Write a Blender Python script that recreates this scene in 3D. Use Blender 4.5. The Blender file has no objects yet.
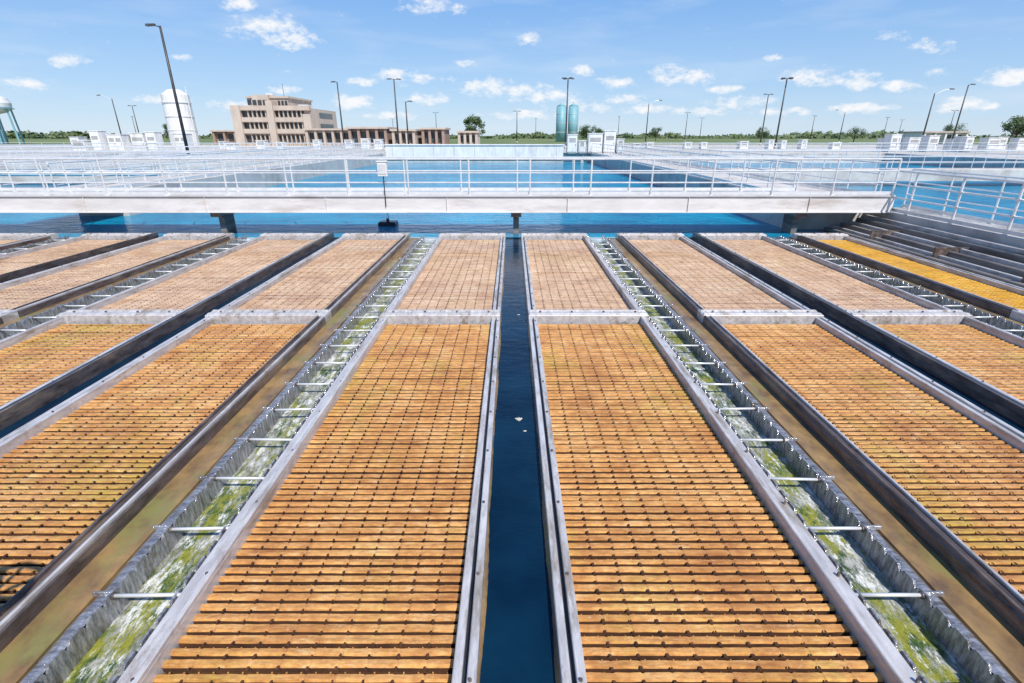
import bpy, math, random
from mathutils import Vector, Matrix
random.seed(7)
S=bpy.context.scene
S.view_settings.view_transform='Standard'; S.view_settings.look='None'; S.view_settings.exposure=0
R=math.radians
# ---------------------------------------------------------------- materials
def newmat(name):
    m=bpy.data.materials.new(name); m.use_nodes=True
    nt=m.node_tree; nt.nodes.clear()
    o=nt.nodes.new('ShaderNodeOutputMaterial')
    return m,nt,o
def N(nt,t,**k):
    n=nt.nodes.new(t)
    for a,b in k.items(): setattr(n,a,b)
    return n
def L(nt,a,b): nt.links.new(a,b)
def noise(nt,vec,scale,detail=4,rough=.6,sc=(1,1,1)):
    mp=N(nt,'ShaderNodeMapping'); mp.inputs['Scale'].default_value=sc
    L(nt,vec,mp.inputs['Vector'])
    n=N(nt,'ShaderNodeTexNoise'); n.inputs['Scale'].default_value=scale
    n.inputs['Detail'].default_value=detail; n.inputs['Roughness'].default_value=rough
    L(nt,mp.outputs[0],n.inputs['Vector']); return n.outputs['Fac']
def ramp(nt,fac,stops):
    r=N(nt,'ShaderNodeValToRGB'); e=r.color_ramp.elements
    while len(e)<len(stops): e.new(.5)
    for i,(p,c) in enumerate(stops):
        e[i].position=p; e[i].color=(c[0],c[1],c[2],1) if not isinstance(c,(int,float)) else (c,c,c,1)
    L(nt,fac,r.inputs[0]); return r.outputs[0]
def mix(nt,f,a,b,mode='MIX'):
    m=N(nt,'ShaderNodeMix',data_type='RGBA',blend_type=mode)
    for s,v in ((m.inputs[0],f),(m.inputs[6],a),(m.inputs[7],b)):
        if hasattr(v,'links') or hasattr(v,'is_linked'): L(nt,v,s)
        elif isinstance(v,(int,float)): s.default_value=v
        else: s.default_value=(v[0],v[1],v[2],1)
    return m.outputs[2]
def pos(nt): return N(nt,'ShaderNodeNewGeometry').outputs['Position']
def bump(nt,h,strength=.3,dist=.02):
    b=N(nt,'ShaderNodeBump'); b.inputs['Strength'].default_value=strength; b.inputs['Distance'].default_value=dist
    L(nt,h,b.inputs['Height']); return b.outputs[0]
def coat(nt,b,p,w=1.0,strength=.2):
    b.inputs['Coat Weight'].default_value=w; b.inputs['Coat IOR'].default_value=1.33; b.inputs['Coat Roughness'].default_value=.03
    L(nt,bump(nt,noise(nt,p,3.2,3,.55,(1,1.3,.01)),strength,.03),b.inputs['Coat Normal'])
def simple(name,c1,c2,scale=3,rough=.7,metal=0,sc=(1,1,1),bmp=.15,spots=None,wet=0,rust=None):
    m,nt,o=newmat(name); p=pos(nt)
    f=noise(nt,p,scale,5,.65,sc)
    col=ramp(nt,f,[(.32,c1),(.68,c2)])
    if spots:
        f2=noise(nt,p,scale*.35,5,.7,sc)
        k=ramp(nt,f2,[(.52,0),(.66,1)])
        col=mix(nt,k,col,spots)
    if rust:
        k=ramp(nt,noise(nt,p,2.3,7,.85,(2.5,.9,1)),[(.54,0),(.68,.75)])
        col=mix(nt,k,col,rust)
    b=N(nt,'ShaderNodeBsdfPrincipled'); L(nt,col,b.inputs['Base Color'])
    b.inputs['Roughness'].default_value=rough; b.inputs['Metallic'].default_value=metal
    if bmp: L(nt,bump(nt,noise(nt,p,scale*6,3,.6),bmp,.01),b.inputs['Normal'])
    if wet: coat(nt,b,p,wet)
    L(nt,b.outputs[0],o.inputs[0]); return m
M={}
M['frame']=simple('galvanised_frame',(.44,.42,.42),(.72,.69,.68),5,.38,.2,(3,.6,3),.15,(.32,.27,.22),0,(.26,.18,.12))
M['zinc']=simple('wet_zinc',(.12,.12,.14),(.62,.62,.66),13,.16,.5,(.4,2.6,.5),.7,(.19,.15,.11),0,(.17,.12,.06))
M['dark']=simple('dark_beam',(.05,.038,.036),(.19,.155,.15),6,.3,.25,(2,.5,2),.25,(.28,.21,.16),0,(.20,.10,.05))
M['black']=simple('black_rubber',(.010,.011,.016),(.04,.04,.05),6,.3,0,(2,.6,2),.2)
M['conc']=simple('concrete',(.48,.45,.42),(.64,.61,.57),1.2,.85,0,(1,1,1),.2,(.40,.36,.33))
M['concd']=simple('dark_concrete',(.12,.105,.10),(.26,.235,.22),2,.6,0,(.5,.3,4),.2,(.07,.06,.055))
M['white']=simple('white_paint',(.66,.66,.65),(.82,.82,.80),2,.5,0,(1,1,.3),.03,(.60,.58,.55))
M['beam']=simple('walkway_paint',(.62,.59,.57),(.78,.75,.73),2.5,.55,0,(.4,1,2),.08,(.52,.46,.42))
M['rail']=simple('aluminium_rail',(.66,.66,.66),(.82,.82,.82),5,.35,.25,(1,1,1),0)
M['tan']=simple('tan_concrete',(.46,.38,.31),(.58,.49,.41),.7,.85,0,(1,1,.4),.05)
M['brown']=simple('brown_brick',(.30,.21,.17),(.40,.29,.23),1,.85,0,(1,1,1),.05)
M['glass']=simple('window_glass',(.03,.035,.045),(.07,.08,.09),.4,.15,0,(1,1,1),0)
M['teal']=simple('teal_paint',(.16,.36,.42),(.24,.46,.52),.5,.5,0,(1,1,.2),0)
M['pole']=simple('pole_steel',(.05,.045,.045),(.10,.09,.085),2,.5,.3,(1,1,1),0)
M['bark']=simple('bark',(.06,.045,.03),(.13,.10,.07),4,.9)
M['grate']=simple('grey_deck',(.36,.34,.33),(.52,.50,.48),6,.7,0,(1,1,1),.1)
def leafmat(name,c1,c2,sc):
    m,nt,o=newmat(name); p=pos(nt)
    col=ramp(nt,noise(nt,p,sc,4),[(.35,c1),(.65,c2)])
    b=N(nt,'ShaderNodeBsdfPrincipled'); L(nt,col,b.inputs['Base Color']); b.inputs['Roughness'].default_value=.6
    L(nt,b.outputs[0],o.inputs[0]); return m
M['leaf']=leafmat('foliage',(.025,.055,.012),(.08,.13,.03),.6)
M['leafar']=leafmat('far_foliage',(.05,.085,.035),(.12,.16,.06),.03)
def slatmat(name,cols,algae,aw=.6,wet=True):
    m,nt,o=newmat(name); p=pos(nt)
    f=noise(nt,p,1.5,6,.75,(1,.8,1))
    col=ramp(nt,f,[(.32,cols[0]),(.5,cols[1]),(.68,cols[2])])
    pat=noise(nt,p,.62,6,.75,(1,.7,1))
    col=mix(nt,ramp(nt,pat,[(.51,0),(.66,aw)]),col,algae)
    fine=noise(nt,p,30,4,.78,(.4,1,1))
    col=mix(nt,ramp(nt,fine,[(.38,0),(.70,.75)]),col,(cols[0][0]*.82,cols[0][1]*.75,cols[0][2]*.72))
    st=noise(nt,p,4.5,5,.8,(.3,4,1))
    col=mix(nt,ramp(nt,st,[(.45,0),(.70,.72)]),col,(cols[0][0]*.55,cols[0][1]*.43,cols[0][2]*.4))
    fl=noise(nt,p,9,5,.8,(.4,1.2,1))
    col=mix(nt,ramp(nt,fl,[(.57,0),(.70,.5)]),col,(.84,.64,.36))
    b=N(nt,'ShaderNodeBsdfPrincipled'); L(nt,col,b.inputs['Base Color']); b.inputs['Roughness'].default_value=.8
    b.inputs['Specular IOR Level'].default_value=.05
    L(nt,bump(nt,fine,.6,.007),b.inputs['Normal'])
    if wet: coat(nt,b,p,1.0)
    L(nt,b.outputs[0],o.inputs[0]); return m
for k,nm,cc,al,aw in (('slat','golden_settler',[(.44,.19,.065),(.74,.385,.125),(.86,.53,.22)],(.52,.42,.07),.75),
    ('slat2','silted_settler',[(.46,.28,.17),(.68,.46,.29),(.80,.60,.42)],(.56,.43,.22),.5),
    ('slat3','yellow_settler',[(.58,.29,.03),(.78,.42,.05),(.82,.50,.09)],(.60,.40,.05),.6)):
    M[k]=slatmat(nm,cc,al,aw); M[k+'d']=slatmat(nm+'_edge',cc,al,aw,False)
M['gap']=simple('slot_shade',(.04,.014,.006),(.12,.048,.018),5,.9)  # shade down between the slats, put into a dark brown colour
M['silt']=simple('brown_silt',(.13,.075,.035),(.36,.22,.08),4,.8,0,(1,.7,1),.2,(.22,.20,.06),.8)
def watermat(name,c1,c2,scale,strength,dist,nsc=.15,spec=.5):
    m,nt,o=newmat(name); p=pos(nt)
    col=ramp(nt,noise(nt,p,nsc,4,.6),[(.35,c1),(.65,c2)])
    h1=noise(nt,p,scale,4,.65,(.7,1.5,1)) 
    b=N(nt,'ShaderNodeBsdfPrincipled'); L(nt,col,b.inputs['Base Color'])
    b.inputs['Roughness'].default_value=.06; b.inputs['IOR'].default_value=1.33
    b.inputs['Specular IOR Level'].default_value=spec
    L(nt,bump(nt,h1,strength,dist),b.inputs['Normal'])
    L(nt,b.outputs[0],o.inputs[0]); return m
M['pool']=watermat('blue_water',(.001,.17,.33),(.005,.31,.50),1.6,1.0,.14,.35,.13)
M['navy']=watermat('deep_water',(.001,.010,.030),(.003,.028,.060),4.5,.35,.03,.8,.42)
def foammat():
    m,nt,o=newmat('foam_and_algae_water'); p=pos(nt)
    a=ramp(nt,noise(nt,p,2.6,6,.75,(1.5,.8,1)),[(.34,(.02,.035,.025)),(.44,(.06,.11,.03)),(.54,(.30,.29,.04)),(.64,(.09,.14,.035))])
    g=ramp(nt,noise(nt,p,9,6,.8,(2.0,.7,1)),[(.40,(.14,.15,.12)),(.58,(.48,.48,.43))])
    k=ramp(nt,noise(nt,p,1.9,6,.8,(2.8,.8,1)),[(.47,0),(.54,1)])
    col=mix(nt,k,a,g)
    fo=ramp(nt,noise(nt,p,5,7,.82,(2.0,.7,1)),[(.53,0),(.59,.9)])
    col=mix(nt,fo,col,(.76,.77,.74))
    b=N(nt,'ShaderNodeBsdfPrincipled'); L(nt,col,b.inputs['Base Color'])
    b.inputs['Roughness'].default_value=.2; b.inputs['IOR'].default_value=1.33
    L(nt,bump(nt,noise(nt,p,14,5,.7),.6,.03),b.inputs['Normal'])
    L(nt,b.outputs[0],o.inputs[0]); return m
M['foam']=foammat()
M['foamw']=simple('white_foam',(.40,.36,.28),(.65,.62,.55),20,.8)
def groundmat():
    m,nt,o=newmat('ground'); p=pos(nt)
    sep=N(nt,'ShaderNodeSeparateXYZ'); L(nt,p,sep.inputs[0])
    mr=N(nt,'ShaderNodeMapRange'); mr.inputs[1].default_value=135; mr.inputs[2].default_value=150; L(nt,sep.outputs[1],mr.inputs[0])
    g=ramp(nt,noise(nt,p,.02,5,.6,(1,.2,1)),[(.35,(.10,.15,.04)),(.65,(.20,.23,.08))])
    c=ramp(nt,noise(nt,p,.3,6,.65),[(.35,(.40,.37,.33)),(.65,(.56,.53,.49))])
    col=mix(nt,mr.outputs[0],c,g)
    b=N(nt,'ShaderNodeBsdfPrincipled'); L(nt,col,b.inputs['Base Color']); b.inputs['Roughness'].default_value=.9
    L(nt,b.outputs[0],o.inputs[0]); return m
M['ground']=groundmat()
# ---------------------------------------------------------------- mesh builder
class MB:
    def __init__(s): s.v=[];s.f=[];s.m=[];s.mats=[]
    def mi(s,k):
        if k not in s.mats: s.mats.append(k)
        return s.mats.index(k)
    def add(s,vs,fs,k):
        b=len(s.v); s.v+=vs; i=s.mi(k)
        for f in fs: s.f.append([b+a for a in f]); s.m.append(i)
    def box(s,x0,x1,y0,y1,z0,z1,k,c=0):
        if c<=0:
            vs=[(x0,y0,z0),(x1,y0,z0),(x1,y1,z0),(x0,y1,z0),(x0,y0,z1),(x1,y0,z1),(x1,y1,z1),(x0,y1,z1)]
            s.add(vs,[(0,3,2,1),(4,5,6,7),(0,1,5,4),(1,2,6,5),(2,3,7,6),(3,0,4,7)],k)
        else:
            vs=[(x0,y0,z0),(x1,y0,z0),(x1,y1,z0),(x0,y1,z0),(x0,y0,z1-c),(x1,y0,z1-c),(x1,y1,z1-c),(x0,y1,z1-c),
                (x0+c,y0+c,z1),(x1-c,y0+c,z1),(x1-c,y1-c,z1),(x0+c,y1-c,z1)]
            s.add(vs,[(0,3,2,1),(8,9,10,11),(0,1,5,4),(1,2,6,5),(2,3,7,6),(3,0,4,7),(4,5,9,8),(5,6,10,9),(6,7,11,10),(7,4,8,11)],k)
    def cyl(s,p0,p1,r0,k,n=8,r1=None,caps=True):
        r1=r0 if r1 is None else r1
        p0=Vector(p0);p1=Vector(p1);d=(p1-p0).normalized()
        a=d.orthogonal().normalized(); b=d.cross(a); vs=[]
        for p,r in((p0,r0),(p1,r1)):
            for i in range(n):
                t=2*math.pi*i/n; vs.append(tuple(p+a*r*math.cos(t)+b*r*math.sin(t)))
        fs=[(i,(i+1)%n,n+(i+1)%n,n+i) for i in range(n)]
        if caps: fs+=[tuple(range(n))[::-1],tuple(range(n,2*n))]
        s.add(vs,fs,k)
    def quad(s,a,b,c,d,k): s.add([a,b,c,d],[(0,1,2,3)],k)
    def obj(s,name,parent=None,smooth=False):
        me=bpy.data.meshes.new(name); me.from_pydata(s.v,[],s.f)
        for k in s.mats: me.materials.append(M[k])
        me.polygons.foreach_set('material_index',s.m)
        if smooth: me.polygons.foreach_set('use_smooth',[True]*len(s.f))
        me.update(); o=bpy.data.objects.new(name,me); S.collection.objects.link(o)
        if parent: o.parent=parent
        return o
def empty(name):
    e=bpy.data.objects.new(name,None); S.collection.objects.link(e); return e
# ---------------------------------------------------------------- settler basin
CX=0.04
PITCH=.080
def module(x0,x1,y0,y1,slat,inner,launder_side):
    e=empty('tube_settler_module')
    FW=.14
    sx0,sx1=x0+FW,x1-FW
    m=MB(); n=int((y1-y0)/PITCH)
    cols=int((sx1-sx0)/.17); cw=(sx1-sx0)/cols
    W=.055
    for i in range(n):
        y=y0+i*PITCH+random.uniform(-.002,.002); z=-.03+random.uniform(-.004,.003); w=W+random.uniform(-.004,.004)
        if i%13==12: w-=.008
        vs=[]
        st=[]
        for j in range(cols):
            xa=sx0+j*cw
            st+=[(xa,1),(xa+.014,.0),(xa+cw*.5,0),(xa+cw-.014,0)]
        st.append((sx1,1))
        ch=random.uniform(.006,.014)
        for (x,notch) in st:
            q=random.uniform(-.0015,.0015)+notch*.004; zz=z+random.uniform(-.0015,.0015)-notch*.003
            ww=w-notch*.006+random.uniform(-.001,.001)
            vs+=[(x,y+q,z-.05),(x,y+q,zz-.012),(x,y+ch+q,zz),(x,y+ww-.010+q,zz),(x,y+ww+q,zz-.012),(x,y+ww+q,z-.05)]
        b=len(m.v); m.v+=vs
        for j in range(len(st)-1):
            for k,mt in ((0,'gap'),(1,slat+'d'),(2,slat),(3,slat+'d'),(4,'gap')):
                a=b+j*6+k; m.f.append([a,a+6,a+7,a+1]); m.m.append(m.mi(mt))
    m.obj('slats',e)
    d=MB()
    for i in range(n):
        y=y0+i*PITCH-.012
        for j in range(cols+1):
            x=sx0+j*cw+random.uniform(-.004,.004)
            r=random.uniform(.0055,.009); yy=y+random.uniform(-.004,.004)
            vs=[(x+r*1.25*math.cos(t*math.pi/3),yy+r*1.9*math.sin(t*math.pi/3),-.0225) for t in range(6)]
            if 0<j<cols: d.add(vs,[(0,1,2,3,4,5)],'gap')
        for j in range(cols*2):
            x=sx0+(j+.5)*cw/2
            d.box(x-.004,x+.004,y-.02,y+.012,-.10,-.07,slat+'d')
    d.box(sx0,sx1,y0,y1,-.16,-.10,'gap')
    d.obj('tube_slots',e)
    f=MB()
    for side,(a,b) in ((-1,(x0,x0+FW)),(1,(x1-FW,x1))):
        ls=(side==launder_side)
        if ls and not inner:
            f.box(a,b,y0,y1,-.2,.07,'dark',.012)
            f.box(a+.01,a+.035,y0,y1,.07,.10,'dark',.005)
            f.box(b-.035,b-.01,y0,y1,.07,.10,'frame' ,.005)
        elif ls:
            f.box(a,b,y0,y1,-.2,.055,'frame',.008)
            f.box((a if side>0 else b-.035),(a+.035 if side>0 else b),y0,y1,.055,.085,'frame',.006)
        else:
            f.box(a,a+.055,y0,y1,-.2,.06,'frame',.006)
            f.box(a+.055,a+.085,y0,y1,-.2,.015,'black')
            f.box(a+.085,b,y0,y1,-.2,.07,'frame',.006)
        y=y0+.3
        while y<y1:
            f.cyl(((a+b)/2+.035,y,.05),((a+b)/2+.035,y,.085),.011,'dark',6); y+=.75
    f.obj('side_frames',e)
    c=MB()
    c.box(x0+.002,x1-.002,y1,y1+.30,-.2,.10,'frame',.012)
    c.box(x0+.02,x1-.02,y1+.04,y1+.10,.10,.115,'frame',.004)
    c.box(x0+.02,x1-.02,y1+.20,y1+.26,.10,.115,'frame',.004)
    for i in range(4):
        xx=x0+.2+(x1-x0-.4)*i/3; c.cyl((xx,y1+.15,.10),(xx,y1+.15,.125),.018,'dark',6)
    c.obj('end_channel',e)
    return e
Y0,Y1,Y2,Y3=.9,8.15,8.46,15.65
P=5.45
def wall_notched(m,x,th,y0,y1,zt,zb,k):
    y=y0; p=.15
    vs=[];fs=[]
    tops=[]
    while y<y1-1e-6:
        tops+=[(y,zt),(y+.045,zt),(y+.075,zt-.05),(y+.105,zt)]; y+=p
    tops.append((y,zt))
    for (yy,zz) in tops: vs+=[(x,yy,zb),(x,yy,zz),(x+th,yy,zz),(x+th,yy,zb)]
    for i in range(len(tops)-1):
        a=i*4
        for q in range(3): fs.append((a+q,a+q+1,a+q+5,a+q+4))
    m.add(vs,fs,k)
def launder(cx,sgn):
    e=empty('effluent_launder')
    a=cx-sgn*.46
    def X(t): return a+sgn*t
    def bx(m,t0,t1,z0,z1,k,c=0,y0=Y0,y1=Y3+.3):
        x0,x1=sorted((X(t0),X(t1))); m.box(x0,x1,y0,y1,z0,z1,k,c)
    m=MB(); wall_notched(m,min(X(.455),X(.47)),.015,Y0,Y3,.06,-.4,'zinc')
    pr=[(.47,.03),(.50,.045),(.545,.035),(.59,.0),(.63,-.05),(.66,-.12),(.66,-.3)]
    ys=[Y0+i*.25 for i in range(int((Y3-Y0)/.25)+2)]
    vs=[];fs=[]
    for y in ys:
        dd=random.uniform(-.006,.006)
        for t,z in pr: vs.append((X(t+dd),y,z+dd))
    k=len(pr)
    for i in range(len(ys)-1):
        for j in range(k-1): fs.append((i*k+j,i*k+j+1,(i+1)*k+j+1,(i+1)*k+j))
    m.add(vs,fs,'zinc')
    y=Y0+.4
    while y<Y3: 
        bx(m,.468,.60,.02,.052,'zinc',.004,y,y+.02); y+=.63
    m.obj('weir_wall',e)
    m=MB(); wall_notched(m,min(X(.02),X(.035)),.015,Y0,Y3,.05,-.4,'zinc'); m.obj('near_weir_wall',e)
    m=MB(); x0,x1=sorted((X(.035),X(.455)))
    m.quad((x0,Y0,-.13),(x1,Y0,-.13),(x1,Y3,-.13),(x0,Y3,-.13),'foam'); m.obj('launder_water',e)
    m=MB(); y=1.3
    while y<Y3:
        j=random.uniform(-.02,.02)
        m.cyl((X(.0),y,.035),(X(.50),y+j,.035),.013,'rail',8)
        m.cyl((X(.44),y+j,.035),(X(.455),y+j,.035),.026,'dark',6); y+=.63
    m.obj('tie_rods',e,True)
    m=MB(); bx(m,.66,.92,-.4,-.05,'silt'); m.obj('submerged_ledge',e)
XL,XR=-22.4,10.25
for c in range(-4,3):
    cc=CX+c*P
    for s in (-1,1):
        xa,xb=sorted((cc+s*.24,cc+s*2.265))
        if xb>XR: xb=XR
        if xa>XR-.5 or xa<XL: continue
        inner=(c==0) or (c<0 and s<0) or (c>0 and s>0)
        for r,(ya,yb) in enumerate(((Y0,Y1),(Y2,Y3))):
            k='slat' if r==0 else 'slat2'
            if xb>8.8 and xa>8: k='slat3' if r==1 else 'slat'
            module(xa,xb,ya,yb,k,inner,s)
for c in range(-4,2):
    cx=CX+(c+.5)*P
    if XL<cx<XR: launder(cx, 1 if c>=0 else -1)
m=MB()
for c in range(-4,2):
    cc=CX+c*P
    m.quad((cc-.24,Y0-1,-.05),(cc+.24,Y0-1,-.05),(cc+.24,Y3+.5,-.05),(cc-.24,Y3+.5,-.05),'navy')
m.obj('channel_water')
m=MB()
for c in (-4,-3,-2,-1,1):
    cc=CX+c*P; s=1 if c>0 else -1
    x0,x1=sorted((cc+s*.13,cc+s*.235)); m.box(x0,x1,Y0,Y3+.3,-.3,.11,'black',.02)
    x0,x1=sorted((cc+s*.10,cc+s*.128)); m.box(x0,x1,Y0,Y3+.3,-.3,.135,'dark',.005)
m.obj('rubber_baffle')
m=MB()
for (x,y,r) in ((.08,5.0,.045),(.14,4.75,.02),(.12,8.6,.03)):
    n=15; vs=[(x+r*random.uniform(.6,1.3)*math.cos(2*math.pi*i/n),y+.8*r*random.uniform(.6,1.3)*math.sin(2*math.pi*i/n),-.046) for i in range(n)]
    m.add(vs+[(x,y,-.038)],[(i,(i+1)%n,n) for i in range(n)],'foamw')
m.obj('floating_foam')
m=MB()
for s in (-1,1):
    y=Y0; vs=[]; n=0
    while y<Y3:
        q=.012+.022*abs(math.sin(y*2.1+s)*math.sin(y*.7))+random.uniform(0,.006)
        vs+=[(CX+s*.243,y,-.02),(CX+s*(.243-q*.5),y,-.035),(CX+s*(.243-q),y,-.056)]; y+=.05; n+=1
    m.add(vs,[(i*3+j,i*3+j+1,i*3+j+4,i*3+j+3) for i in range(n-1) for j in range(2)],'silt')
m.obj('algae_fringe')
m=MB(); m.box(XL,XR,-1.2,Y3+.3,-.8,-.45,'silt'); m.obj('basin_floor')
# ---------------------------------------------------------------- ground
m=MB(); GZ=.80
HX0,HX1,HY0,HY1=-46,44,-1.5,66
B=4000
for q in (((-B,-300),(B,-300),(B,HY0),(-B,HY0)),((-B,HY1),(B,HY1),(B,B*2),(-B,B*2)),((-B,HY0),(HX0,HY0),(HX0,HY1),(-B,HY1)),((HX1,HY0),(B,HY0),(B,HY1),(HX1,HY1))):
    m.quad(*[(a,b,GZ) for a,b in q],'ground')
m.obj('ground')
m=MB()
m.quad((HX0-.2,Y3+.25,-.02),(HX1+.2,Y3+.25,-.02),(HX1+.2,HY1,-.02),(HX0-.2,HY1,-.02),'pool')
m.quad((12.3,HY0,-.02),(HX1+.2,HY0,-.02),(HX1+.2,Y3+.25,-.02),(12.3,Y3+.25,-.02),'pool')
m.obj('basin_water')
def deck(x0,x1,y0,y1,z=1.0,zb=-1,k='conc',name='concrete_walkway'):
    m=MB(); m.box(x0,x1,y0,y1,zb,z,k,.03)
    return m.obj(name)
deck(9.2,12.3,17.4,64,1.0)
deck(-17,-15,20.5,64,1.0)
deck(-17,-15,17.42,20.49,1.0,.7)
deck(-46.2,46,64,67,1.0)
deck(11.75,12.95,-1.5,17.39,.70)
deck(43.9,46,-1.5,63.99,1.0)
deck(-47,-45.9,-1.5,63.99,1.0)
deck(12.31,43.89,33,34.6,.98,.3)
deck(-45.89,-17.01,30,32,.98,.3)
deck(-45.89,-17.01,45,46.6,.98,.3)
deck(-24,-22.41,-1.5,Y3-.2,.8)
m=MB(); m.box(-45.8,-24.01,-1.5,Y3-.2,-1,.0,'silt'); m.obj('basin_shelf')
# stepped parallel channels on the right
m=MB()
steps=[(10.26,.12,'concd',.10),(10.40,-.02,'black',.0),(10.52,.17,'frame',.0),(10.60,.05,'black',0),(10.74,.26,'concd',0),(10.88,.12,'black',0),(11.00,.33,'frame',0),(11.08,.22,'black',0),(11.24,.42,'concd',0),(11.40,.30,'black',0),(11.50,.52,'frame',0),(11.58,.42,'concd',0)]
for i,(x,z,k,_) in enumerate(steps):
    x1=steps[i+1][0]-.001 if i+1<len(steps) else 11.749
    m.box(x,x1,-1.5,17,-.6,z,k,.01 if k!='black' else 0)
y=.5
while y<17:
    m.box(10.4,11.74,y,y+.06,-.1,.36,'dark'); y+=2.4
m.obj('stepped_channel_wall')
# ---------------------------------------------------------------- railings
def railing(p0,p1,z,h=1.07,sp=1.8,kick=True,name='handrail',r=.024,rails=(1,.68,.36)):
    p0=Vector((p0[0],p0[1],z)); p1=Vector((p1[0],p1[1],z)); d=p1-p0; n=max(1,round(d.length/sp))
    m=MB(); up=Vector((0,0,1))
    for k in rails:
        m.cyl(p0+up*h*k,p1+up*h*k,r if k==1 else r*.8,'rail',7)
    for i in range(n+1):
        q=p0+d*i/n; m.cyl(q,q+up*h,r,'rail',7)
        m.box(q.x-.06,q.x+.06,q.y-.06,q.y+.06,z,z+.015,'rail')
    if kick:
        t=.008; u=d.normalized(); s=Vector((-u.y,u.x,0))*.03
        a=p0+s;b=p1+s
        x0,x1=min(a.x,b.x)-t,max(a.x,b.x)+t; y0,y1=min(a.y,b.y)-t,max(a.y,b.y)+t
        m.box(x0,x1,y0,y1,z+.02,z+.12,'rail')
    return m.obj(name)
e=empty('walkway_bridge')
m=MB()
BX=11.7
for y in (16.15,17.35): 
    m.box(-40,BX,y,y+.05,.72,1.18,'beam')
    m.box(-40,BX,y-.05,y+.10,1.181,1.205,'beam'); m.box(-40,BX,y-.05,y+.10,.695,.719,'beam')
x=-39
while x<10.5: 
    m.box(x,x+.012,16.11,16.149,.72,1.18,'beam'); x+=3.7
m.obj('girders',e)
m=MB(); m.box(-40,BX,16.26,17.29,1.12,1.17,'grate'); m.obj('deck',e)
m=MB()
for x in (-36,-27.6,-18,-9.2,.13,9.0):
    m.box(x-.09,x+.09,16.5,17.1,-.8,.69,'concd',.0)
    m.box(x-.16,x+.16,16.2,17.34,.55,.694,'dark')
m.obj('piers',e)
railing((-40,16.17),(11.6,16.17),1.205,1.05,1.85,r=.028)
railing((-40,17.38),(9.3,17.38),1.205,1.05,1.85,rails=(1,.55))
railing((11.82,-1),(11.82,17.3),.70,1.2,1.7,r=.032)
railing((12.88,-1),(12.88,17.3),.70,1.2,1.7)
railing((9.3,17.6),(9.3,63.8),1.0)
railing((12.2,17.6),(12.2,63.8),1.0)
railing((-15.1,17.6),(-15.1,63.8),1.0)
railing((-16.9,17.6),(-16.9,63.8),1.0)
for a,b in ((-45,-15.2),(6.5,45)):
    railing((a,64.15),(b,64.15),1.0,1.07,2.2,False)
    railing((a,66.8),(b,66.8),1.0,1.07,2.2,False)
for y in (33.1,34.5): railing((12.5,y),(43.8,y),.98,1.07,2,False)
for y in (30.1,31.9,45.1,46.5): railing((-45.8,y),(-17.1,y),.98,1.07,2,False)
railing((44,0),(44,63.8),1.0,1.07,2.2,False)
railing((-46,16),(-46,63.8),1.0,1.07,2.2,False)
railing((46,75),(110,75),GZ,1.2,3,False,'perimeter_rail')
railing((-110,75),(-46,75),GZ,1.2,3,False,'perimeter_rail')
m=MB(); m.box(-14.8,6.0,63.9,66.5,.25,1.85,'white',.03); m.box(-15,6.2,63.8,66.6,1.851,1.95,'white',.02)
for i in range(9): m.box(-14.0+i*2.4,-13.95+i*2.4,63.87,63.899,.25,1.84,'conc')
m.obj('low_white_wall')
m=MB(); m.cyl((-45,29.4,1.0),(-17,29.4,1.0),.16,'white',12); m.obj('white_pipe',None,True)
e=empty('level_sensor')
m=MB(); m.box(-4.0,-3.72,16.02,16.13,1.78,2.18,'white',.0); m.box(-4.02,-3.70,16.0,16.14,2.181,2.21,'white',.01); m.box(-3.97,-3.75,16.005,16.019,1.84,2.12,'rail')
m.obj('enclosure',e)
m=MB(); m.cyl((-3.86,16.1,1.78),(-3.86,16.1,.9),.015,'black'); m.cyl((-3.86,16.1,.9),(-4.3,18.2,.12),.01,'black'); m.obj('cable',e)
m=MB(); m.box(-4.65,-4.05,18.0,18.5,-.05,.12,'black',.04); m.cyl((-4.35,18.2,.12),(-4.35,18.2,.22),.05,'black'); m.obj('float_body',e)
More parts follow.
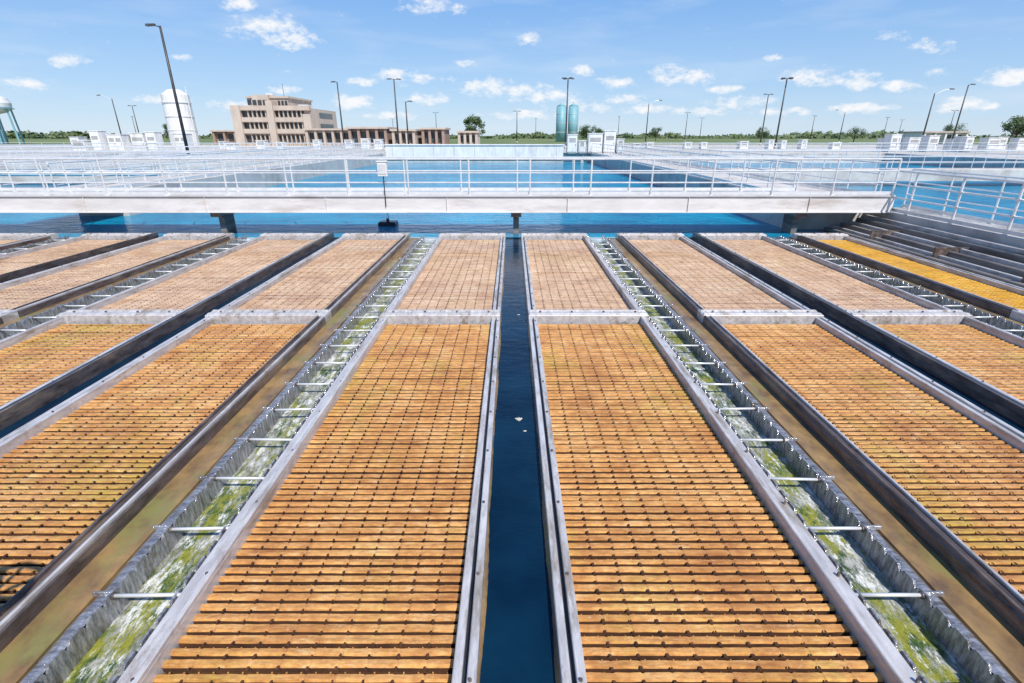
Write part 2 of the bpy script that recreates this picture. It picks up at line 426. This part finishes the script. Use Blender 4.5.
# ---------------------------------------------------------------- street lamps
def lamp(x,y,H,kind='single',az=0,zb=GZ):
    e=empty('street_lamp')
    m=MB(); m.cyl((x,y,zb),(x,y,zb+.5),.28,'conc',12); m.cyl((x,y,zb+.5),(x,y,zb+H),.15,'pole',10,.09); m.obj('pole',e,True)
    m=MB(); c,s=math.cos(az),math.sin(az)
    def head(px,py,pz,dx,dy):
        u=Vector((dx,dy,0)).normalized(); v=Vector((-u.y,u.x,0)); o=Vector((px,py,pz))
        def P3(a,b,cc): return tuple(o+u*a+v*b+Vector((0,0,cc)))
        vs=[P3(0,-.12,0),P3(.75,-.2,-.03),P3(.75,.2,-.03),P3(0,.12,0),P3(0,-.1,.16),P3(.7,-.16,.14),P3(.7,.16,.14),P3(0,.1,.16)]
        m.add(vs,[(0,3,2,1),(4,5,6,7),(0,1,5,4),(1,2,6,5),(2,3,7,6),(3,0,4,7)],'pole')
    z=zb+H
    if kind=='single':
        m.cyl((x,y,z-.1),(x+c*.5,y+s*.5,z+.05),.04,'pole'); head(x+c*.4,y+s*.4,z,c,s)
    elif kind=='twin':
        for k in (-1,1):
            m.cyl((x,y,z-.05),(x+k*c*.5,y+k*s*.5,z),.04,'pole'); head(x+k*c*.4,y+k*s*.4,z-.05,k*c,k*s)
    elif kind=='quad':
        for q in range(4):
            a=az+q*math.pi/2; cc,ss=math.cos(a),math.sin(a)
            m.cyl((x,y,z-.05),(x+cc*.5,y+ss*.5,z),.04,'pole'); head(x+cc*.4,y+ss*.4,z-.05,cc,ss)
    else:
        pv=Vector((x,y,z-.3))
        for i in range(1,7):
            t=i/6; nv=Vector((x+c*2.4*t,y+s*2.4*t,z-.3+1.0*math.sin(t*math.pi/2))); m.cyl(pv,nv,.05,'rail'); pv=nv
        head(pv.x,pv.y,pv.z-.05,c,s)
    m.obj('luminaire',e)
lamp(-29.7,50,10.7,'single',math.pi)
lamp(-30.6,100,10.8,'single',math.pi*.9)
lamp(-19.6,95,10.8,'twin',.3)
lamp(-18.2,96.5,7.5,'single',0)
lamp(-30,220,10.5,'twin')
lamp(9.3,95,10.9,'quad',.5)
lamp(1.5,170,9,'twin',.2)
lamp(45.6,95,10.9,'quad',.4)
lamp(58.8,130,10.9,'twin',.2)
lamp(34,140,9.5,'cobra',0)
lamp(69,220,10.5,'twin')
lamp(74.5,100,9,'cobra',0)
lamp(84,105,10.8,'single',0)
lamp(107,180,9,'cobra',math.pi)
lamp(-92,130,10,'cobra',math.pi)
lamp(-108,160,10,'twin')
lamp(150,190,10,'twin')
for (x,y) in ((48,250),(92,270),(130,240),(175,260),(210,300),(-170,250),(-95,260),(12,280),(-60,280)): lamp(x,y,10,'twin',x*.1)
# ---------------------------------------------------------------- buildings
def admin():
    e=empty('administration_building')
    X0,X1,Yb,Yd=-59.7,-43.4,120,138
    w=MB()
    w.box(X0,X1,Yb+.8,Yd,GZ,8.4,'tan')
    w.box(X0+2.5,X0+11.3,Yb+2,Yd-2,8.4,10.4,'tan')
    w.box(X0+4,X0+7.5,Yb+1.0,Yb+4,8.4,11.0,'tan')
    w.box(X0-.3,X0+1.6,Yb-.4,Yb+4,GZ,8.9,'tan')
    w.box(X0+7.4,X0+8.8,Yb-.6,Yb+3,GZ,9.8,'tan')
    w.box(X1-1.4,X1+.2,Yb-.4,Yb+5,GZ,7.2,'tan')
    x=X0+2.9
    while x<X1-1.8:
        if not (X0+7.0<x<X0+9.0): w.box(x,x+.22,Yb+.2,Yb+.8,GZ,8.3,'tan')
        x+=.95
    w.obj('walls',e)
    s=MB()
    for z in (3.3,5.6,7.9): s.box(X0-.1,X1+.1,Yb-.1,Yb+1,z,z+.95,'tan'); s.box(X0-.05,X1+.05,Yb-.14,Yb-.101,z-.02,z+.08,'brown')
    s.box(X0+2.2,X0+11.6,Yb+1.7,Yd-1.8,10.41,10.8,'tan')
    s.obj('floor_bands',e)
    g=MB()
    for z in (1.6,4.25,6.55): g.box(X0+1.65,X1-1.45,Yb+.7,Yb+.79,z,z+1.35,'glass')
    for q in range(4): g.box(X0+3+q*1.1,X0+3.8+q*1.1,Yb+.9,Yb+.99,9.0,10.0,'glass')
    for q in range(3): g.box(X0+9.1+q*.75,X0+9.6+q*.75,Yb+1.9,Yb+1.99,8.9,9.9,'glass')
    y=Yb+6
    for z in (1.8,4.3,6.6): g.box(X1+.001,X1+.05,y,y+9,z,z+1.1,'glass')
    g.obj('windows',e)
    r=MB()
    r.box(X0+5,X0+6.5,Yb+6,Yb+8,10.8,11.7,'rail'); r.box(X1-4,X1-2,Yb+5,Yb+8,8.4,9.3,'rail'); r.cyl((X0+9,Yb+6,10.8),(X0+9,Yb+6,13.5),.05,'pole')
    r.obj('roof_plant',e)
admin()
def lowb(x0,x1,y,top,k,ncol,name='low_brick_building'):
    e=empty(name); w=MB(); w.box(x0,x1,y+1,y+9,GZ,top-.35,k)
    for i in range(ncol+1):
        x=x0+(x1-x0-.5)*i/ncol; w.box(x,x+.5,y,y+1,GZ,top-.36,k)
    w.obj('walls',e)
    r=MB(); r.box(x0-.3,x1+.3,y-.3,y+9.3,top-.349,top,'tan'); r.obj('roof',e)
    g=MB()
    for i in range(ncol):
        x=x0+(x1-x0-.5)*(i+.5)/ncol
        g.box(x-.5,x+1.0,y+.93,y+.99,1.6,top-.9,'glass')
    g.obj('windows',e)
lowb(-43,-33.5,115,4.3,'tan',5)
lowb(-32,-24.5,108,4.5,'brown',4)
lowb(-23.5,-19,108,4.1,'tan',3)
lowb(-18,-13.5,110,4.4,'brown',3)
lowb(-11,-7,112,3.8,'tan',3)
lowb(-76,-62,140,4.2,'brown',5)
lowb(112,124,150,4.0,'white',4,'low_white_building')
e=empty('white_silo')
m=MB(); m.cyl((-79.1,133,GZ),(-79.1,133,11.8),3.1,'white',28,2.9); m.cyl((-79.1,133,11.8),(-79.1,133,12.9),2.9,'white',28,1.3)
m.obj('shell',e,False)
m=MB(); m.box(-79.8,-78.6,129.75,129.95,GZ,3.2,'glass'); m.cyl((-75.8,132.2,GZ),(-75.8,132.2,13.4),.12,'rail')
for z in (4,7,10): m.cyl((-79.1,133,z),(-79.1,133,z+.12),3.13,'rail',28)
m.obj('door_and_pipe',e)
e=empty('water_tower')
m=MB(); cx,cy=-139,150
prof=[(1.0,8.2),(3.2,8.8),(4.3,10.0),(4.4,11.0),(3.8,12.2),(2.2,13.0),(.1,13.3)]
for (r0,z0),(r1,z1) in zip(prof,prof[1:]): m.cyl((cx,cy,z0),(cx,cy,z1),r0,'white',24,r1,False)
m.obj('tank',e,True)
m=MB(); m.cyl((cx,cy,GZ),(cx,cy,8.4),.7,'teal',12)
for i in range(6):
    a=i*math.pi/3; m.cyl((cx+4.6*math.cos(a),cy+4.6*math.sin(a),GZ),(cx+4.0*math.cos(a),cy+4.0*math.sin(a),10),.22,'teal',8)
m.cyl((cx,cy,9.6),(cx,cy,9.75),4.7,'teal',24)
m.obj('legs',e)
for x in (17.6,21.9):
    e=empty('storage_silo'); m=MB()
    m.cyl((x,200,GZ),(x,200,12.6),1.75,'teal',20); m.cyl((x,200,12.6),(x,200,13.4),1.75,'teal',20,.4); m.obj('shell',e,True)
    m=MB(); m.cyl((x+1.9,199,GZ),(x+1.9,199,13),.08,'rail'); m.cyl((x,200,13.4),(x,200,14.0),.3,'rail')
    for z in (4,7,10): m.cyl((x,200,z),(x,200,z+.12),1.8,'rail',20)
    m.obj('fittings',e)
def cabinet(x,y,w,d,h,z=GZ,name='equipment_cabinet'):
    e=empty(name); m=MB()
    m.box(x,x+w,y,y+d,z+.12,z+h,'white',.04); m.obj('body',e)
    m=MB(); m.box(x-.06,x+w+.06,y-.06,y+d+.06,z+h+.001,z+h+.08,'white',.02)
    m.box(x+.05,x+w-.05,y+.05,y+d-.05,z,z+.119,'conc'); m.obj('cap_and_plinth',e)
    m=MB(); n=max(1,int(w/.9))
    for i in range(n):
        xx=x+.06+(w-.12)*i/n; ww=(w-.12)/n
        m.box(xx+.03,xx+ww-.03,y-.02,y-.001,z+.2,z+h-.1,'white')
        for q in range(4): m.box(xx+.12,xx+ww-.12,y-.03,y-.021,z+h*.6+q*.12,z+h*.6+q*.12+.05,'pole')
        m.box(xx+ww-.14,xx+ww-.10,y-.05,y-.021,z+h*.4,z+h*.5,'pole')
    m.obj('doors',e)
for (x,w,h) in ((6.4,1.1,2.0),(7.7,.8,1.3),(8.8,1.6,2.1),(10.6,1.3,2.4),(12.1,.8,1.5)): cabinet(x,63.2,w,1.2,h,1.0)
random.seed(3)
x=-62
while x<-48:
    w=random.uniform(.9,2.2); cabinet(x,76+random.uniform(-1,3),w,1.6,random.uniform(1.4,2.7)); x+=w+random.uniform(.15,.6)
x=-47
while x<-20:
    w=random.uniform(.6,1.4); cabinet(x,84+random.uniform(-4,6),w,1.2,random.uniform(.8,1.7)); x+=w+random.uniform(1,4)
x=52
while x<78:
    w=random.uniform(.7,1.8); cabinet(x,76+random.uniform(-1,6),w,1.5,random.uniform(1.2,2.4)); x+=w+random.uniform(.2,1.6)
x=14
while x<50:
    w=random.uniform(.6,1.4); cabinet(x,86+random.uniform(-3,8),w,1.2,random.uniform(.8,1.6)); x+=w+random.uniform(1.5,5)
e=empty('unseen_shadow_caster')  # added out of view, valve-shaped, to cast a shadow at the near left
VX=-2.75
m=MB(); m.cyl((VX,.9,1.0),(VX,.9,2.0),.10,'dark',12); m.cyl((VX,.9,2.0),(VX,.9,2.6),.035,'dark',8)
m.box(VX-.16,VX+.16,.74,1.06,1.85,2.1,'dark',.03); m.obj('caster_stem',e)
m=MB()
for i in range(16):
    a=2*math.pi*i/16;b=2*math.pi*(i+1)/16
    m.cyl((VX+.3*math.cos(a),.9+.3*math.sin(a),2.25),(VX+.3*math.cos(b),.9+.3*math.sin(b),2.25),.025,'dark',6)
for i in range(4):
    a=math.pi*i/4; m.cyl((VX+.3*math.cos(a),.9+.3*math.sin(a),2.25),(VX-.3*math.cos(a),.9-.3*math.sin(a),2.25),.016,'dark',6)
m.obj('caster_wheel',e)
m=MB(); m.box(-24,10.2,-1.4,.55,.8,1.0,'conc',.02); m.box(VX-.35,VX+.35,.551,1.2,.85,1.0,'frame'); m.obj('observation_walkway')
# ---------------------------------------------------------------- trees
def tree(x,y,H,Wd,seed,name='tree'):
    rnd=random.Random(seed); e=empty(name); t=MB()
    t.cyl((x,y,GZ),(x+.1,y,GZ+H*.35),.04*H,'bark',8,.026*H)
    cl=[]
    for i in range(16):
        a=rnd.uniform(0,6.28); rr=rnd.uniform(.1,1)**.6*Wd*.42; z=GZ+H*rnd.uniform(.38,.92)
        rr*=math.sqrt(max(.1,1-((z-GZ)/H-.55)**2*4))
        c=Vector((x+rr*math.cos(a),y+rr*math.sin(a),z)); cl.append((c,rnd.uniform(.12,.2)*Wd))
        t.cyl((x+.1,y,GZ+H*rnd.uniform(.25,.38)),c,.015*H,'bark',5,.004*H)
    t.obj('trunk_and_limbs',e)
    l=MB()
    for c,r in cl:
        for k in range(150):
            d=Vector((rnd.gauss(0,1),rnd.gauss(0,1),rnd.gauss(0,.75))); d=d.normalized()*r*rnd.uniform(.3,1.05)
            p=c+d; u=Vector((rnd.gauss(0,1),rnd.gauss(0,1),rnd.gauss(0,1))).normalized(); v=u.orthogonal().normalized(); s=rnd.uniform(.12,.26)*H/7
            l.quad(tuple(p+u*s),tuple(p+v*s*.7),tuple(p-u*s),tuple(p-v*s*.7),'leaf')
    l.obj('crown',e)
tree(-10.6,150,7,6.5,1); tree(137,150,7.5,8,2); tree(143,158,7,7,3); tree(27.5,200,5.5,7,4); tree(32,203,4.5,5,5)
tree(118,190,4.5,8,6); tree(-75,190,7,7,7); tree(-122,200,6,8,8); tree(95,210,5,7,10); tree(60,230,5,6,11); tree(160,200,6,9,12)
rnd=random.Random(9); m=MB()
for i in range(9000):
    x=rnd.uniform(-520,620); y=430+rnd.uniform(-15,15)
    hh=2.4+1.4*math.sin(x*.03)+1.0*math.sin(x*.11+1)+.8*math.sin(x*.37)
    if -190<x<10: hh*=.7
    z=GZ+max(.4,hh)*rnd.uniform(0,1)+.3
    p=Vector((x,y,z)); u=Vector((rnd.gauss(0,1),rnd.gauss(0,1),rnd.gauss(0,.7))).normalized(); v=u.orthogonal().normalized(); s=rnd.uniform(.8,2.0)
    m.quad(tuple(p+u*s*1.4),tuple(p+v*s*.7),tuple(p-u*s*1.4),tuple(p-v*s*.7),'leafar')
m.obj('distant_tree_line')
# ---------------------------------------------------------------- sky / sun
tosun=Vector((.42,-.85,1.15)).normalized()
elev=math.asin(tosun.z); azim=math.atan2(tosun.x,tosun.y)
sd=bpy.data.lights.new('sun','SUN'); sd.energy=5.0; sd.angle=R(.5); sd.color=(1,.96,.90)
so=bpy.data.objects.new('sun',sd); so.rotation_euler=tosun.to_track_quat('Z','Y').to_euler(); S.collection.objects.link(so)
w=bpy.data.worlds.new('World'); S.world=w; w.use_nodes=True; nt=w.node_tree; nt.nodes.clear()
o=N(nt,'ShaderNodeOutputWorld'); bg=N(nt,'ShaderNodeBackground'); bg.inputs[1].default_value=.12; L(nt,bg.outputs[0],o.inputs[0])
sk=N(nt,'ShaderNodeTexSky',sky_type='NISHITA'); sk.sun_disc=False; sk.sun_elevation=elev; sk.sun_rotation=azim
sk.air_density=1.0; sk.dust_density=.2; sk.ozone_density=3
tc=N(nt,'ShaderNodeTexCoord'); sep=N(nt,'ShaderNodeSeparateXYZ'); L(nt,tc.outputs['Generated'],sep.inputs[0])
def math_(op,a,b=None,clamp=False):
    n=N(nt,'ShaderNodeMath',operation=op); n.use_clamp=clamp
    for s,v in zip(n.inputs,(a,b)):
        if v is None: continue
        if isinstance(v,(int,float)): s.default_value=v
        else: L(nt,v,s)
    return n.outputs[0]
ysafe=math_('MAXIMUM',sep.outputs[1],.05)
az=math_('DIVIDE',sep.outputs[0],ysafe); el=math_('DIVIDE',sep.outputs[2],ysafe)
nz=N(nt,'ShaderNodeTexNoise'); nz.inputs['Scale'].default_value=34; nz.inputs['Detail'].default_value=7; nz.inputs['Roughness'].default_value=.65
mp=N(nt,'ShaderNodeMapping'); mp.inputs['Scale'].default_value=(1,1,1.9); L(nt,tc.outputs['Generated'],mp.inputs[0]); L(nt,mp.outputs[0],nz.inputs['Vector'])
clouds=[(-.134,.200,.045,.010),(-.42,.166,.055,.018),(-.37,.150,.04,.010),(-.20,.096,.04,.010),(-.155,.092,.04,.006),(-.26,.088,.03,.006),(-.03,.078,.05,.013),(.02,.072,.04,.012),(.07,.064,.05,.009),(.185,.084,.03,.009),
(.27,.098,.03,.012),(.327,.094,.024,.010),(.51,.098,.04,.011),(.56,.090,.03,.008),(.61,.088,.035,.013),(.68,.080,.04,.009),(.72,.143,.035,.009),(.655,.158,.025,.009),(.028,.153,.018,.008),
(-.76,.122,.03,.009),(-.455,.205,.03,.010),(-.28,.055,.035,.009),(-.15,.060,.03,.008),(.12,.045,.05,.008),(.87,.095,.05,.012),(-.5,.05,.04,.007),(.4,.055,.05,.009),(.24,.045,.04,.007),(.80,.05,.06,.009),
(-.85,.085,.05,.008),(-.62,.06,.04,.006),(-.40,.075,.025,.006),(.20,.060,.03,.008),(.33,.04,.05,.006),(.48,.04,.05,.006),(.62,.045,.05,.007),(.02,.035,.06,.006),(-.2,.033,.05,.006),(.45,.125,.015,.005),(-.57,.125,.018,.005),
(.12,.105,.025,.006),(.74,.10,.03,.007),(-.08,.115,.02,.005),(.38,.075,.03,.006)]
tot=None
for (a,b,cw,ch) in clouds:
    u=math_('MULTIPLY',math_('SUBTRACT',az,a),1/(cw*1.15)); v=math_('MULTIPLY',math_('SUBTRACT',el,b),1/(ch*1.25))
    g=math_('ADD',math_('MULTIPLY',u,u),math_('MULTIPLY',v,v))
    tot=g if tot is None else math_('MINIMUM',tot,g)
tot=math_('MAXIMUM',math_('SUBTRACT',1,tot),-1.2)
dn=math_('ADD',tot,math_('MULTIPLY',math_('SUBTRACT',nz.outputs['Fac'],.52),7.0))
mask=N(nt,'ShaderNodeMapRange',interpolation_type='SMOOTHSTEP'); mask.inputs[1].default_value=-.5; mask.inputs[2].default_value=1.7; L(nt,dn,mask.inputs[0])
front=math_('GREATER_THAN',sep.outputs[1],.06); low=math_('LESS_THAN',el,.26)
mk=math_('MULTIPLY',math_('MULTIPLY',math_('MULTIPLY',mask.outputs[0],.95),front),low)
nz2=N(nt,'ShaderNodeTexNoise'); nz2.inputs['Scale'].default_value=5; nz2.inputs['Detail'].default_value=4
mp2=N(nt,'ShaderNodeMapping'); mp2.inputs['Scale'].default_value=(1,1,6); L(nt,tc.outputs['Generated'],mp2.inputs[0]); L(nt,mp2.outputs[0],nz2.inputs['Vector'])
wm=N(nt,'ShaderNodeMapRange'); wm.inputs[1].default_value=.50; wm.inputs[2].default_value=.8; wm.inputs[4].default_value=.35; L(nt,nz2.outputs['Fac'],wm.inputs[0])
gr=ramp(nt,sep.outputs[2],[(0.0,(.60,.77,.95)),(.07,(.42,.65,.95)),(.20,(.23,.48,.92)),(.6,(.08,.24,.62)),(1.0,(.05,.17,.5))])
gr8=mix(nt,1.0,gr,(8.3,8.3,8.3),'MULTIPLY')
c0=mix(nt,.8,sk.outputs[0],gr8)
c1=mix(nt,wm.outputs[0],c0,(6.4,7.2,8.1))
c2=mix(nt,mk,c1,(8.1,8.15,8.3))
L(nt,c2,bg.inputs[0])
# ---------------------------------------------------------------- camera
cd=bpy.data.cameras.new('camera'); cd.sensor_width=36; cd.lens=18; cd.clip_end=12000; cd.clip_start=.05
co=bpy.data.objects.new('camera',cd); co.location=(0,0,2.9); co.rotation_euler=(R(90-21.9),0,0); S.collection.objects.link(co); S.camera=co
